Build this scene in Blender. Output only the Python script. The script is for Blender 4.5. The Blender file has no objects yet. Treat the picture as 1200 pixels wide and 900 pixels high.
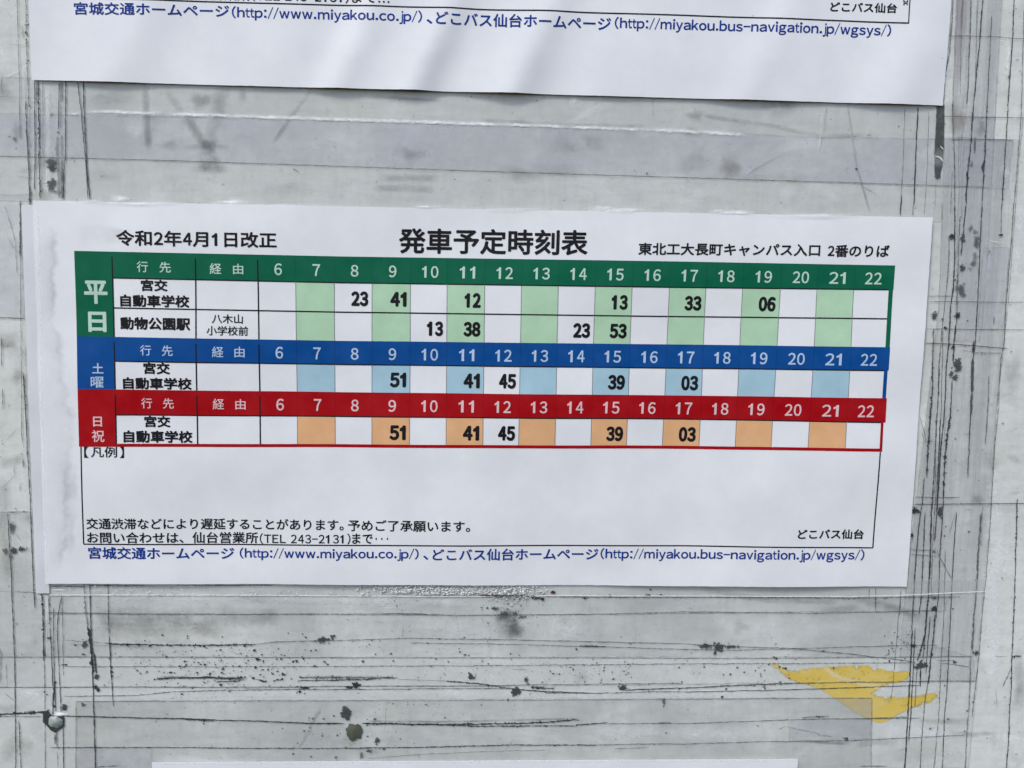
import bpy, math, random
from mathutils import Vector, Matrix
import numpy as np

# ------------------------------------------------------------------ camera
FPX = 1100.0                                   # focal length for a 1200 px wide frame
RV = (0.11165110, -0.04509995, 0.01517266)
TV = (-0.00794785, 0.00248512, 0.31698330)
def rod(r):
    r = np.array(r); th = np.linalg.norm(r); k = r/th
    K = np.array([[0,-k[2],k[1]],[k[2],0,-k[0]],[-k[1],k[0],0]])
    return np.eye(3)+math.sin(th)*K+(1-math.cos(th))*K@K
RM = rod(RV); TVn = np.array(TV)
CAMP = -RM.T @ TVn                             # camera centre in board coordinates (u right, v down, w into board)
scene = bpy.context.scene
col = scene.collection
def world(u, v, w): return Vector((u, w, -v))
cd = bpy.data.cameras.new("camera"); cam = bpy.data.objects.new("camera", cd); col.objects.link(cam)
ax = [world(*RM[i]) for i in range(3)]
m3 = Matrix((ax[0], -ax[1], -ax[2])).transposed()
cam.matrix_world = Matrix.Translation(world(*CAMP)) @ m3.to_4x4()
cd.sensor_width = 36; cd.lens = FPX/1200*36; cd.clip_start = 0.01; cd.clip_end = 100
scene.camera = cam

# ------------------------------------------------------------------ light
SUN_EL, SUN_AZ = math.radians(50), math.radians(-38)      # azimuth from the board's outward direction, negative = left
wd = bpy.data.worlds.new("World"); scene.world = wd; wd.use_nodes = True
wn = wd.node_tree; bg = wn.nodes["Background"]
sk = wn.nodes.new("ShaderNodeTexSky"); sk.sky_type = 'NISHITA'; sk.sun_disc = False
sk.sun_elevation = SUN_EL; sk.air_density = 1.0; sk.dust_density = 2.0; sk.ozone_density = 1.2
wn.links.new(sk.outputs[0], bg.inputs[0]); bg.inputs[1].default_value = 0.12
sd = bpy.data.lights.new("sun", 'SUN'); sd.energy = 1.1; sd.angle = math.radians(14); sd.color = (1, .96, .9)
sun = bpy.data.objects.new("sun", sd); col.objects.link(sun)
to_sun = Vector((math.sin(SUN_AZ)*math.cos(SUN_EL), -math.cos(SUN_AZ)*math.cos(SUN_EL), math.sin(SUN_EL)))
sun.rotation_euler = to_sun.to_track_quat('Z', 'Y').to_euler()
sk.sun_rotation = math.atan2(to_sun.x, to_sun.y)
vs = scene.view_settings
scene.display_settings.display_device = 'sRGB'
vs.view_transform = 'Standard'; vs.look = 'None'; vs.exposure = 0.84; vs.gamma = 1; vs.use_curve_mapping = False
scene.cycles.transparent_max_bounces = 24

# ------------------------------------------------------------------ plane mapping
def P(x, y, h=0.0):
    """point of the board plane (raised by h metres) that lies at photo position x, y"""
    d = RM.T @ np.array([(x-600)/FPX, (y-450)/FPX, 1.0])
    s = (-h-CAMP[2])/d[2]
    q = CAMP+s*d
    return Vector((q[0], -h, -q[1]))
rnd = random.Random(7)

# ------------------------------------------------------------------ materials
def newmat(name):
    m = bpy.data.materials.new(name); m.use_nodes = True
    nt = m.node_tree; return m, nt, nt.nodes["Principled BSDF"]
def N(nt, t, **k):
    n = nt.nodes.new(t)
    for a, b in k.items(): setattr(n, a, b)
    return n
def noise(nt, scale, detail=4, rough=.55, stretch=None, dist=0.0):
    tc = N(nt, "ShaderNodeTexCoord"); mp = N(nt, "ShaderNodeMapping")
    nt.links.new(tc.outputs["Object"], mp.inputs[0])
    if stretch: mp.inputs["Scale"].default_value = stretch
    nz = N(nt, "ShaderNodeTexNoise"); nz.inputs["Scale"].default_value = scale
    nz.inputs["Detail"].default_value = detail; nz.inputs["Roughness"].default_value = rough
    nz.inputs["Distortion"].default_value = dist
    nt.links.new(mp.outputs[0], nz.inputs["Vector"]); return nz.outputs["Fac"]
def ramp(nt, fac, stops):
    r = N(nt, "ShaderNodeValToRGB"); nt.links.new(fac, r.inputs[0])
    e = r.color_ramp.elements
    while len(e) < len(stops): e.new(.5)
    for q, (p, c) in zip(e, stops):
        q.position = p; q.color = (c, c, c, 1) if not hasattr(c, '__len__') else (*c, 1)
    return r.outputs[0]
def mix(nt, fac, a, b, mode='MIX'):
    m = N(nt, "ShaderNodeMix", data_type='RGBA', blend_type=mode)
    for s, v in ((m.inputs[0], fac), (m.inputs[6], a), (m.inputs[7], b)):
        if hasattr(v, 'links'): nt.links.new(v, s)
        elif s == m.inputs[0]: s.default_value = v
        else: s.default_value = (*v, 1)
    return m.outputs[2]
def bump(nt, bs, fac, strength, dist):
    b = N(nt, "ShaderNodeBump"); b.inputs["Strength"].default_value = strength; b.inputs["Distance"].default_value = dist
    nt.links.new(fac, b.inputs["Height"]); nt.links.new(b.outputs[0], bs.inputs["Normal"])

def board_material():
    m, nt, bs = newmat("board_paint")
    c = mix(nt, ramp(nt, noise(nt, 18, 8, .68), [(.32, 0), (.68, 1)]), (.51,.53,.505), (.65,.675,.645))
    c = mix(nt, ramp(nt, noise(nt, 75, 7, .7, (1, 1, 4.5)), [(.46, 0), (.72, .5)]), c, (.41,.425,.40))
    c = mix(nt, ramp(nt, noise(nt, 75, 7, .7, (4.5, 1, .7)), [(.48, 0), (.75, .45)]), c, (.42,.435,.41))
    c = mix(nt, ramp(nt, noise(nt, 240, 6, .75), [(.52, 0), (.72, .5)]), c, (.38,.395,.37))
    c = mix(nt, ramp(nt, noise(nt, 40, 5, .6, (1, 1, 2), .8), [(.55, 0), (.7, .4)]), c, (.76,.79,.77))
    c = mix(nt, ramp(nt, noise(nt, 14, 5, .6, None, .6), [(.54, 0), (.72, .35)]), c, (.43,.405,.35))
    c = mix(nt, ramp(nt, noise(nt, 520, 3, .6), [(.64, 0), (.72, .6)]), c, (.22,.23,.23))
    nt.links.new(c, bs.inputs["Base Color"])
    bs.inputs["Roughness"].default_value = .5; bs.inputs["Specular IOR Level"].default_value = .3
    bump(nt, bs, noise(nt, 300, 6), .25, .0003)
    return m
def paper_material(name, a, b, rough=.32):
    m, nt, bs = newmat(name)
    c = mix(nt, ramp(nt, noise(nt, 45, 6, .6), [(.35, 0), (.68, 1)]), a, b)
    c = mix(nt, ramp(nt, noise(nt, 400, 3, .6), [(.3, 0), (.9, .25)]), c, (.62,.63,.66))
    c = mix(nt, ramp(nt, noise(nt, 260, 2, .5), [(.80, 0), (.83, .5)]), c, (.3,.3,.3))
    nt.links.new(c, bs.inputs["Base Color"])
    bs.inputs["Roughness"].default_value = rough; bs.inputs["Specular IOR Level"].default_value = .45
    bump(nt, bs, noise(nt, 70, 4), .12, .0008)
    return m
def ink(name, c, var=.12, rough=.32):
    m, nt, bs = newmat(name)
    d = tuple(min(1, x*(1+var)+.006) for x in c)
    k = mix(nt, ramp(nt, noise(nt, 120, 5, .6), [(.35, 0), (.7, 1)]), c, d)
    nt.links.new(k, bs.inputs["Base Color"])
    bs.inputs["Roughness"].default_value = rough; bs.inputs["Specular IOR Level"].default_value = .12
    return m
def film(name, c, alpha, amp=.5, rough=.3, stretch=None, bmp=.3):
    m, nt, bs = newmat(name)
    nt.links.new(mix(nt, ramp(nt, noise(nt, 30, 4, .6, stretch), [(.35, 0), (.7, 1)]), c, tuple(x*.86 for x in c)), bs.inputs["Base Color"])
    a = ramp(nt, noise(nt, 26, 5, .6, stretch), [(.3, alpha*(1-amp)), (.75, min(1, alpha*(1+amp)))])
    nt.links.new(a, bs.inputs["Alpha"])
    bs.inputs["Roughness"].default_value = rough
    bump(nt, bs, noise(nt, 160, 3, .5, stretch), bmp, .0004)
    return m
def grime(name, c, alpha, gap):
    m, nt, bs = newmat(name)
    bs.inputs["Base Color"].default_value = (*c, 1); bs.inputs["Roughness"].default_value = .7
    bs.inputs["Specular IOR Level"].default_value = .2
    a = ramp(nt, noise(nt, 500, 3, .6), [(.5-.2*gap-.12, alpha*(1-gap)), (.62, alpha)])
    nt.links.new(a, bs.inputs["Alpha"])
    return m
def smudge_mat(name, c, k=1.0, ns=90):
    m, nt, bs = newmat(name)
    bs.inputs["Base Color"].default_value = (*c, 1); bs.inputs["Roughness"].default_value = .8
    bs.inputs["Specular IOR Level"].default_value = .1
    at = N(nt, "ShaderNodeAttribute", attribute_name="cover")
    r = ramp(nt, noise(nt, ns, 5, .7), [(.34, .1*k), (.68, k)])
    mu = N(nt, "ShaderNodeMath", operation='MULTIPLY'); nt.links.new(at.outputs["Fac"], mu.inputs[0]); nt.links.new(r, mu.inputs[1])
    nt.links.new(mu.outputs[0], bs.inputs["Alpha"])
    return m

M = dict(
 board=board_material(),
 paper=paper_material("laminated_paper", (.66,.675,.70), (.735,.75,.77)),
 paper_old=paper_material("old_paper", (.56,.575,.60), (.66,.67,.70)),
 green=ink("green_ink", (.0,.098,.05)), blue=ink("blue_ink", (.0,.055,.225)), red=ink("red_ink", (.30,.001,.005)),
 pgreen=ink("pale_green_ink", (.36,.54,.37)), pblue=ink("pale_blue_ink", (.31,.47,.55)), porange=ink("orange_ink", (.62,.355,.18)),
 black=ink("black_ink", (.008,.008,.011)), navy=ink("navy_ink", (.004,.030,.21)), rule=ink("grey_ink", (.17,.18,.19)),
 wgreen=ink("white_on_green", (.42,.57,.48)), wblue=ink("white_on_blue", (.38,.48,.62)), wred=ink("white_on_red", (.62,.44,.45)),
 lav=film("lavender_film", (.56,.585,.655), .30, .95), lavpale=film("pale_lavender_film", (.54,.55,.62), .2, .9),
 grey=film("grey_film", (.48,.505,.505), .26, .9), greyv=film("grey_vertical_film", (.45,.47,.49), .33, .9, .3, (6,1,.5)),
 mauve=film("mauve_film", (.40,.38,.40), .30, .7, .3, (6,1,.5)),
 pale=film("pale_film", (.75,.78,.76), .45, .7), clear=film("clear_film", (.56,.6,.6), .25, .5, .15),
 d0=grime("black_grime", (.035,.038,.042), .95, .12), d1=grime("dark_grime_shade", (.085,.09,.09), .85, .6),
 d2=grime("mid_grime", (.15,.16,.16), .65, .7), d3=grime("faint_grime", (.24,.25,.25), .45, .7),
 slate=grime("slate_grime_shade", (.062,.07,.068), .92, .3),
 sm=smudge_mat("grey_smudge_shade", (.14,.145,.14)), smb=smudge_mat("brown_smudge", (.22,.19,.14)), smp=smudge_mat("paper_stain", (.40,.42,.43), 1, 60),
 adh=smudge_mat('old_adhesive', (.25,.235,.20), 1, 120), edge=smudge_mat('edge_dirt', (.16,.165,.155), .9, 160), smw=smudge_mat("white_wear_glint", (.88,.9,.92)), smf=smudge_mat("fine_dirt", (.06,.06,.06), 1, 420),  # smw: white wear, also highlights and glints put in as colour
)
def yellow_mat():
    m, nt, bs = newmat("yellow_vinyl")
    c = mix(nt, ramp(nt, noise(nt, 60, 5, .6), [(.35, 0), (.7, 1)]), (.58,.42,.07), (.64,.49,.13))
    c = mix(nt, ramp(nt, noise(nt, 90, 5, .7, (1,1,3)), [(.50, 0), (.70, .7)]), c, (.60,.53,.28))
    nt.links.new(c, bs.inputs["Base Color"]); bs.inputs["Roughness"].default_value = .5
    at = N(nt, "ShaderNodeAttribute", attribute_name="cover")
    r = ramp(nt, noise(nt, 330, 4, .7), [(.3, 0.0), (.7, 1)])
    ad = N(nt, "ShaderNodeMath", operation='ADD'); nt.links.new(at.outputs["Fac"], ad.inputs[0]); nt.links.new(r, ad.inputs[1])
    s2 = N(nt, "ShaderNodeMapRange"); s2.inputs[1].default_value = .75; s2.inputs[2].default_value = 1.15
    nt.links.new(ad.outputs[0], s2.inputs[0]); nt.links.new(s2.outputs[0], bs.inputs["Alpha"])
    return m
M['yellow'] = yellow_mat()
def glossy(name, c, alpha, rough):
    m, nt, bs = newmat(name); bs.inputs["Base Color"].default_value = (*c, 1)
    bs.inputs["Roughness"].default_value = rough; bs.inputs["Alpha"].default_value = alpha
    bs.inputs["Specular IOR Level"].default_value = .8
    return m
M['rim'] = glossy("white_plastic_glint", (.86,.88,.88), .85, .2)  # near-white colour stands for highlights on tape edges; also bubbles and flakes
M['bubble'] = glossy("air_bubble_plastic", (.62,.64,.63), .55, .12)

# ------------------------------------------------------------------ object helpers
def link(name, verts, faces, mat, parent=None, smooth=False, cover=None, **props):
    me = bpy.data.meshes.new(name); me.from_pydata([tuple(v) for v in verts], [], faces)
    if cover is not None:
        a = me.attributes.new("cover", 'FLOAT', 'POINT'); a.data.foreach_set("value", cover)
    if smooth: me.polygons.foreach_set("use_smooth", [True]*len(me.polygons))
    me.materials.append(M[mat]); me.update()
    o = bpy.data.objects.new(name, me); col.objects.link(o)
    if parent: o.parent = parent
    for k, v in props.items(): o[k] = v
    return o
def thing(name, label, cat, at, group=None):
    """Empty at the thing's base; children are given in world coordinates (identity parent inverse)"""
    o = bpy.data.objects.new(name, None); o.empty_display_size = .01; col.objects.link(o)
    o['label'] = label; o['category'] = cat
    if group: o['group'] = group
    return o

def resample(pts, step):
    out = [tuple(map(float, pts[0]))]
    for a, b in zip(pts, pts[1:]):
        L = math.hypot(b[0]-a[0], b[1]-a[1]); n = max(1, int(L/step))
        for i in range(1, n+1): out.append((a[0]+(b[0]-a[0])*i/n, a[1]+(b[1]-a[1])*i/n))
    return out
def ribbon(name, pts, w, mat, h, parent, jag=.35, wob=.25, H=None, step=2.2, cover=None, rows=1, **props):
    """flat strip along photo-measured points; w = width; jag = ragged edges; rows > 1 gives a soft covering profile"""
    p = resample(pts, step); vs_, cv = [], []; n = len(p); f = H or (lambda q: q)
    wb = 0
    for i, (x, y) in enumerate(p):
        a = p[max(0, i-1)]; b = p[min(n-1, i+1)]
        dx, dy = b[0]-a[0], b[1]-a[1]; L = math.hypot(dx, dy) or 1; nx, ny = -dy/L, dx/L
        wb = wb*.8+rnd.uniform(-wob, wob)*.5
        e = min(1, (i+.6)/2, (n-i-.4)/2) if jag > 0 else 1
        for r in range(rows+1):
            t = r/rows-.5
            ww = w*e*(1+rnd.uniform(-jag, jag))
            vs_.append(f(P(x+nx*(t*ww+wb), y+ny*(t*ww+wb), h)))
            if cover is not None: cv.append(cover*(1-(2*t)**2)**1.3*min(1, i/4, (n-1-i)/4))
    R = rows+1
    fs = [(i*R+r, i*R+r+1, (i+1)*R+r+1, (i+1)*R+r) for i in range(n-1) for r in range(rows)]
    return link(name, vs_, fs, mat, parent, cover=cv if cover is not None else None, **props)
def blob(name, x, y, rx, ry, mat, h, parent, n=11, jag=.3, rot=0, **props):
    vs_ = []
    for i in range(n):
        t = 2*math.pi*i/n; k = 1+rnd.uniform(-jag, jag)
        a, b = rx*k*math.cos(t), ry*k*math.sin(t)
        vs_.append(P(x+a*math.cos(rot)-b*math.sin(rot), y+a*math.sin(rot)+b*math.cos(rot), h))
    return link(name, vs_, [tuple(range(n))], mat, parent, **props)
def soft(name, x, y, rx, ry, mat, h, parent, k=.5, rot=0, H=None, **props):
    vs_, cv, fs = [], [], []; n, R = 20, 6; f = H or (lambda q: q)
    for r in range(R+1):
        for i in range(n):
            t = 2*math.pi*i/n; q = r/R*(1+.18*math.sin(t*3+x)+.1*math.sin(5*t+y))
            a, b = rx*q*math.cos(t), ry*q*math.sin(t)
            vs_.append(f(P(x+a*math.cos(rot)-b*math.sin(rot), y+a*math.sin(rot)+b*math.cos(rot), h)))
            cv.append(k*(1-(r/R)**2)**1.5)
    for r in range(R):
        for i in range(n): fs.append((r*n+i, r*n+(i+1) % n, (r+1)*n+(i+1) % n, (r+1)*n+i))
    return link(name, vs_, fs, mat, parent, cover=cv, **props)
def poly(name, pts, mat, h, parent=None, step=0, jit=0, **props):
    p = resample(list(pts)+[pts[0]], step)[:-1] if step else pts
    vs_ = [P(x+rnd.uniform(-jit, jit), y+rnd.uniform(-jit, jit), h) for x, y in p]
    return link(name, vs_, [tuple(range(len(vs_)))], mat, parent, **props)
def lerp(a, b, t): return a+(b-a)*t
def grid_faces(nx, ny):
    return [(j*(nx+1)+i, j*(nx+1)+i+1, (j+1)*(nx+1)+i+1, (j+1)*(nx+1)+i) for j in range(ny) for i in range(nx)]

# layer heights above the board (metres)
H_ST, H_TAPE, H_LINE = .00003, .00006, .0004

# ------------------------------------------------------------------ the board
hw, t0, b0, th = .36, .30, -.30, .004
bv = [(-hw,0,b0),(hw,0,b0),(hw,0,t0),(-hw,0,t0),(-hw,th,b0),(hw,th,b0),(hw,th,t0),(-hw,th,t0)]
board = link("board", bv, [(0,1,2,3),(5,4,7,6),(4,5,1,0),(3,2,6,7),(4,0,3,7),(1,5,6,2)], 'board', kind='structure')
bpy.context.view_layer.update()

# smudges and stains on the paint and old adhesive, plus painted sheet shade
def sm(pts, w, k, mat='sm'): ribbon('smudge_shade', pts, w, mat, .00029, board, jag=.15, wob=.3, cover=k*.55, rows=6, step=3, kind='stuff')
sm([(170,95),(171,130),(174,178)], 11, .9); sm([(193,103),(203,118),(215,133)], 11, 1.0); sm([(215,133),(232,158),(248,180),(262,204)], 14, .7)
sm([(262,98),(252,140),(243,175),(236,205)], 20, .6); sm([(283,98),(285,127)], 10, .8); sm([(366,104),(342,135),(318,170)], 7, .6)
sm([(430,113),(470,115),(520,118)], 5, .5)  # shade under the lifted edge of the upper sheet, painted in
sm([(820,135),(900,146),(960,160),(1020,158)], 7, .5); sm([(560,140),(660,146),(760,148)], 6, .5)
sm([(443,208),(515,209)], 10, .6); sm([(435,220),(510,222)], 10, .6); sm([(840,195),(870,200)], 22, .6, 'smb')
sm([(588,712),(592,728),(598,750)], 30, .9); sm([(582,716),(610,722)], 16, .8); sm([(110,722),(200,724),(330,722)], 26, .6)
sm([(112,735),(200,733),(262,738)], 26, .7, 'smb'); sm([(650,722),(670,740)], 22, .4, 'smb')
sm([(0,545),(20,538),(30,530)], 16, .9, 'smb'); sm([(0,600),(6,640),(10,680)], 18, .6, 'smb'); sm([(3,560),(6,620)], 22, .5)
sm([(0,890),(18,872),(40,880)], 26, .7, 'smb'); sm([(0,125),(0,100),(18,120)], 16, .6, 'smb'); sm([(1178,530),(1200,545)], 10, .7)
sm([(970,118),(966,150),(960,180)], 3, .6); sm([(993,120),(1004,195),(1020,250)], 3.5, .7); sm([(920,180),(890,195),(870,210)], 4, .6)
sm([(1000,700),(1045,712),(1080,724)], 12, .8); sm([(960,715),(1010,712)], 10, .5)
sm([(820,690),(900,703),(985,705)], 9, .7); sm([(1000,874),(1020,873)], 7, 1.0); sm([(930,868),(1000,872)], 5, .8)
sm([(378,825),(355,870),(348,880)], 5, .6); sm([(1180,580),(1200,575)], 6, .6); sm([(1155,590),(1200,600)], 14, .4)
for (x, y, rx, ry, k, m_) in [(235,118,16,12,.7,'sm'),(200,170,14,8,.6,'sm'),(245,170,26,8,.6,'sm'),(245,196,26,10,.7,'sm'),(480,182,24,12,.6,'sm'),
    (660,170,22,14,.5,'smb'),(700,165,22,12,.5,'smb'),(855,195,16,18,.6,'smb'),(815,135,12,8,.7,'sm'),(810,155,16,8,.5,'sm'),(1150,150,7,12,.7,'sm'),
    (60,134,6,4,1,'sm'),(20,155,8,14,.6,'sm'),(1120,140,14,22,.7,'smb'),(1145,585,10,8,.5,'sm'),(20,440,9,14,.6,'sm'),(8,402,12,6,.7,'sm'),
    (10,830,30,8,.4,'sm'),(1030,870,26,6,.5,'sm'),(1110,845,40,5,.5,'sm'),(1140,860,36,4,.6,'sm'),(1195,800,10,50,.5,'sm'),(300,700,14,10,.3,'sm'),
    (1075,880,50,20,.35,'smb'),(1185,440,14,30,.4,'sm'),(640,200,50,10,.3,'sm'),(915,210,60,12,.35,'smb'),(120,205,24,10,.4,'sm'),(330,220,30,10,.35,'sm')]:
    soft('stain', x, y, rx, ry, m_, .000285, board, k*.6, kind='stuff')
poly('adhesive_patch', [(718,130),(722,126),(736,125),(739,129),(736,140),(733,147),(726,148),(717,146),(719,139)], 'adh', .0003, board, kind='stuff')
a_ = board.children[-1].data.attributes.new("cover", 'FLOAT', 'POINT'); a_.data.foreach_set("value", [.75]*len(board.children[-1].data.vertices))

# ------------------------------------------------------------------ old tape strips (each a thing)
layer = [H_TAPE]
def tape(label, pts, mat, group=None, name='tape_strip', cat='tape', jit=.25, drop=[0]):
    layer[0] += .000012
    o = poly(name, pts, mat, layer[0], None, step=6, jit=jit)
    o['label'] = label; o['category'] = cat
    if group: o['group'] = group
    q = [p_ for p_ in pts]
    ribbon('dirty_edge', q+[q[0]], 2.2, 'edge', layer[0]+.000006, o, jag=.5, wob=.5, cover=.36, rows=2, step=3, kind='stuff')
    return o
tape('wide yellowed tape across the board just above the main sheet, under the lavender strip', [(-20,90),(1100,122),(1104,260),(1000,262),(-20,235)], 'clear')
tape('long lavender tape strip running between the upper sheet and the main timetable', [(-20,133),(70,134),(400,142),(800,154),(960,161),(1187,164),(1182,222),(800,208),(400,195),(-20,182.5)], 'lav')
tape('mauve vertical tape strip right of the upper sheet at the top', [(1123,-15),(1175,-15),(1166,150),(1165,164),(1116,164),(1117,100)], 'greyv')
tape('narrow brownish tape sliver beside the upper sheet corner', [(1121,-15),(1139,-15),(1133,130),(1127,165),(1116,165),(1117,100)], 'mauve')
tape('broad grey vertical tape right of the main timetable', [(1107,160),(1194,164),(1185,290),(1174,415),(1168,480),(1161,600),(1150,720),(1145,798),(1052,798),(1060,705),(1100,360)], 'greyv')
tape('lavender vertical tape in the middle of the broad grey strip', [(1128,137),(1166,137),(1160,260),(1152,372),(1148,400),(1120,400),(1122,260)], 'lavpale')
tape('pale lavender tape lying on the right part of the broad grey strip', [(1152,290),(1183,290),(1177,386),(1146,386)], 'lavpale')
tape('small greyish tape flap at the left edge beside the main sheet top', [(-20,228),(34,228),(34,300),(28,373),(-20,372)], 'lav')
tape('thin grey tape sheet at the left edge above the peeling blob', [(-20,600),(36,600),(41,700),(52,705),(54,805),(-20,806)], 'grey')
tape('dark grey horizontal tape right under the main timetable', [(57,698),(640,699),(1110,700),(1108,716),(600,721),(57,720)], 'grey')
tape('second horizontal tape below the main timetable, wide and smeared', [(55,719),(600,721),(1097,716),(1094,757),(1140,770),(600,771),(55,770)], 'grey')
tape('pale tape band crossing above the yellow sticker remnant', [(-20,771),(1140,770),(1143,798),(600,804),(-20,806)], 'pale')
tape('bright narrow tape band beneath the speckled strip', [(-20,806),(600,804),(1145,799),(1135,900),(1022,900),(1022,818),(89,822),(89,910),(-20,910)], 'pale')

# the yellow sticker remnant (under the lower grey tape)
def yellow_sticker():
    outline = [(905,779),(914,781),(922,787),(934,786.5),(950,784),(970,782.5),(985,781.5),(1000,780.5),(1015,781),(1028,783.5),(1038,787),(1050,789),(1062,787),(1068,793),(1060,797),(1046,800),(1034,804),(1026,809),(1021,813),(1028,817),(1050,817.5),(1075,816),(1096,813.5),(1099,817),(1090,822),(1077,826),(1065,831),(1052,837),(1041,844),(1034,847),(1026,846),(1013,840),(1002,834),(990,826),(977,817),(964,809),(950,803),(938,800),(926,795),(918,789)]
    n = len(outline)
    def dist(x, y):
        ins, best = False, 1e9
        for i in range(n):
            (x0, y0), (x1, y1) = outline[i], outline[(i+1) % n]
            if (y0 > y) != (y1 > y) and x < (x1-x0)*(y-y0)/(y1-y0)+x0: ins = not ins
            t_ = max(0, min(1, ((x-x0)*(x1-x0)+(y-y0)*(y1-y0))/((x1-x0)**2+(y1-y0)**2)))
            best = min(best, math.hypot(x-x0-t_*(x1-x0), y-y0-t_*(y1-y0)))
        return best if ins else -best
    st = 1.3; nx, ny = int(200/st), int(72/st); me_v, cv, fs, idx = [], [], [], {}
    D = {(i, j): dist(902+i*st, 777+j*st) for i in range(nx+1) for j in range(ny+1)}
    for j in range(ny):
        for i in range(nx):
            q = [(i, j), (i+1, j), (i+1, j+1), (i, j+1)]
            if max(D[k] for k in q) < -.8: continue
            for k in q:
                if k not in idx:
                    x, y = 902+k[0]*st, 777+k[1]*st
                    idx[k] = len(me_v); me_v.append(P(x, y, .00023))
                    crisp = y > 798+(x-930)*.24 and (y > 820 or x < 1028)      # the cut lower edge is sharp, the torn upper one frays
                    cv.append(.6+D[k]*.9 if crisp else .5+min(D[k]*.09, .35))
            fs.append(tuple(idx[k] for k in q))
    o = link('sticker_remnant', me_v, fs, 'yellow', cover=cv)
    o['label'] = 'torn yellow sticker remnant with pointed corners under the tape at lower right'; o['category'] = 'sticker'
    return o
yellow_sticker()
layer[0] = .00025
tape('greyish tape strip along the bottom, covering half of the yellow remnant', [(89,822),(500,821),(1022,818),(1020,915),(89,915)], 'grey')
tape('translucent tape patch on the left half of the bottom strip', [(89,876),(178,876),(178,915),(89,915)], 'lavpale')
tape('lilac tape sliver near the bottom right of the lowest strip', [(925,843),(1022,842),(1020,866),(925,869)], 'lavpale')

# highlights painted along tape edges, whitened adhesive, wipe marks and pale scratches
wh = lambda pts, w, k: ribbon('white_wear_highlight', pts, w, 'smw', .00031, board, jag=.4, wob=.5, cover=k, rows=4, step=3, kind='stuff')
wh([(98,130),(150,132),(280,136),(400,140),(530,144),(680,149),(800,154),(880,158)], 5, 1.1); wh([(75,133),(100,133)], 3, .8)  # bright highlight on the lavender tape's top edge, painted white
wh([(110,815),(300,813),(600,813),(900,813)], 11, .35); wh([(20,808),(45,815),(60,830)], 14, .6); wh([(100,700),(300,702),(560,706)], 9, .4)
wh([(1167,560),(1170,640),(1165,720),(1162,800)], 22, .7); wh([(1112,10),(1110,60),(1106,118)], 7, .7); wh([(1183,40),(1181,75),(1180,92)], 6, 1.1); wh([(1175,190),(1197,260),(1190,330)], 12, .5)
wh([(55,100),(57,150),(57,230)], 8, .6); wh([(1144,88),(1147,93)], 3.5, 1.3); wh([(960,780),(985,795),(1050,812)], 6, .4); wh([(400,770),(600,774),(900,775)], 12, .3)
wh([(660,150),(700,128),(720,125)], 10, .35); wh([(460,728),(560,735),(580,746)], 18, .5); wh([(640,733),(668,738),(690,730)], 26, .5); wh([(850,745),(920,738),(1010,735)], 22, .3)
wh([(964,130),(961,160),(960,182)], 1.6, .9); wh([(995,140),(1004,190)], 1.2, .6); wh([(690,860),(760,855),(830,862),(900,857)], 18, .5); wh([(1030,850),(1060,862),(1120,858)], 20, .45)
for i in range(46):
    x, y = rnd.choice([(rnd.uniform(0, 60), rnd.uniform(0, 900)), (rnd.uniform(1070, 1200), rnd.uniform(0, 900)), (rnd.uniform(60, 1080), rnd.uniform(700, 895)), (rnd.uniform(60, 1080), rnd.uniform(100, 235))])
    soft('wear_patch', x, y, rnd.uniform(8, 34), rnd.uniform(4, 16), rnd.choice(['smw', 'smw', 'sm', 'smb']), .00030+i*.0000006, board, rnd.uniform(.18, .42), rnd.uniform(-.4, .4), kind='stuff')
for i in range(60):
    x, y = rnd.choice([(rnd.uniform(0, 50), rnd.uniform(0, 900)), (rnd.uniform(1080, 1200), rnd.uniform(0, 900)), (rnd.uniform(60, 1080), rnd.uniform(700, 895)), (rnd.uniform(60, 1080), rnd.uniform(100, 235))])
    a, L = rnd.choice([rnd.gauss(1.55, .12), rnd.gauss(.02, .1), rnd.uniform(0, 3.1)]), rnd.uniform(6, 34)
    ribbon('faint_scratch', [(x, y), (x+L*.5*math.cos(a)+rnd.uniform(-1, 1), y+L*.5*math.sin(a)), (x+L*math.cos(a), y+L*math.sin(a))], rnd.uniform(1.2, 2.4), rnd.choice(['smw', 'edge', 'sm']), .00034+i*.0000004, board, jag=.3, cover=rnd.uniform(.4, .9), rows=2, kind='stuff')

# ------------------------------------------------------------------ dirty cut lines and a painted shadow line
def ln(pts, w=1.1, t='d1', jag=.55, wob=.3): ribbon('grime_shade_line', pts, w*.8, t, H_LINE+rnd.uniform(0, .00004), board, jag=jag, wob=wob)
def rough(pts, w=2.2, t='d0', n=1.0):
    """a ragged black line: core plus dark chips along it"""
    ribbon('grime_shade_line', pts, w*.55, t, H_LINE+rnd.uniform(0, .00004), board, jag=.7, wob=.35)
    vs_, fs = [], []
    for (x, y) in resample(pts, 3.2/n):
        if rnd.random() < .45:
            r = rnd.uniform(.3, .62)*w; k = len(vs_); m = 6
            ox, oy = rnd.uniform(-.5,.5)*w, rnd.uniform(-.5,.5)*w
            el = rnd.uniform(.7, 1.5)
            for i in range(m):
                a = 2*math.pi*i/m; q = r*rnd.uniform(.6, 1.2)
                vs_.append(P(x+ox+q*math.cos(a), y+oy+q*el*math.sin(a), H_LINE+.00005))
            fs.append(tuple(range(k, k+m)))
    if vs_: link('grime_shade_chips', vs_, fs, 'd0' if t == 'd0' else 'd1', board, kind='stuff')
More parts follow.
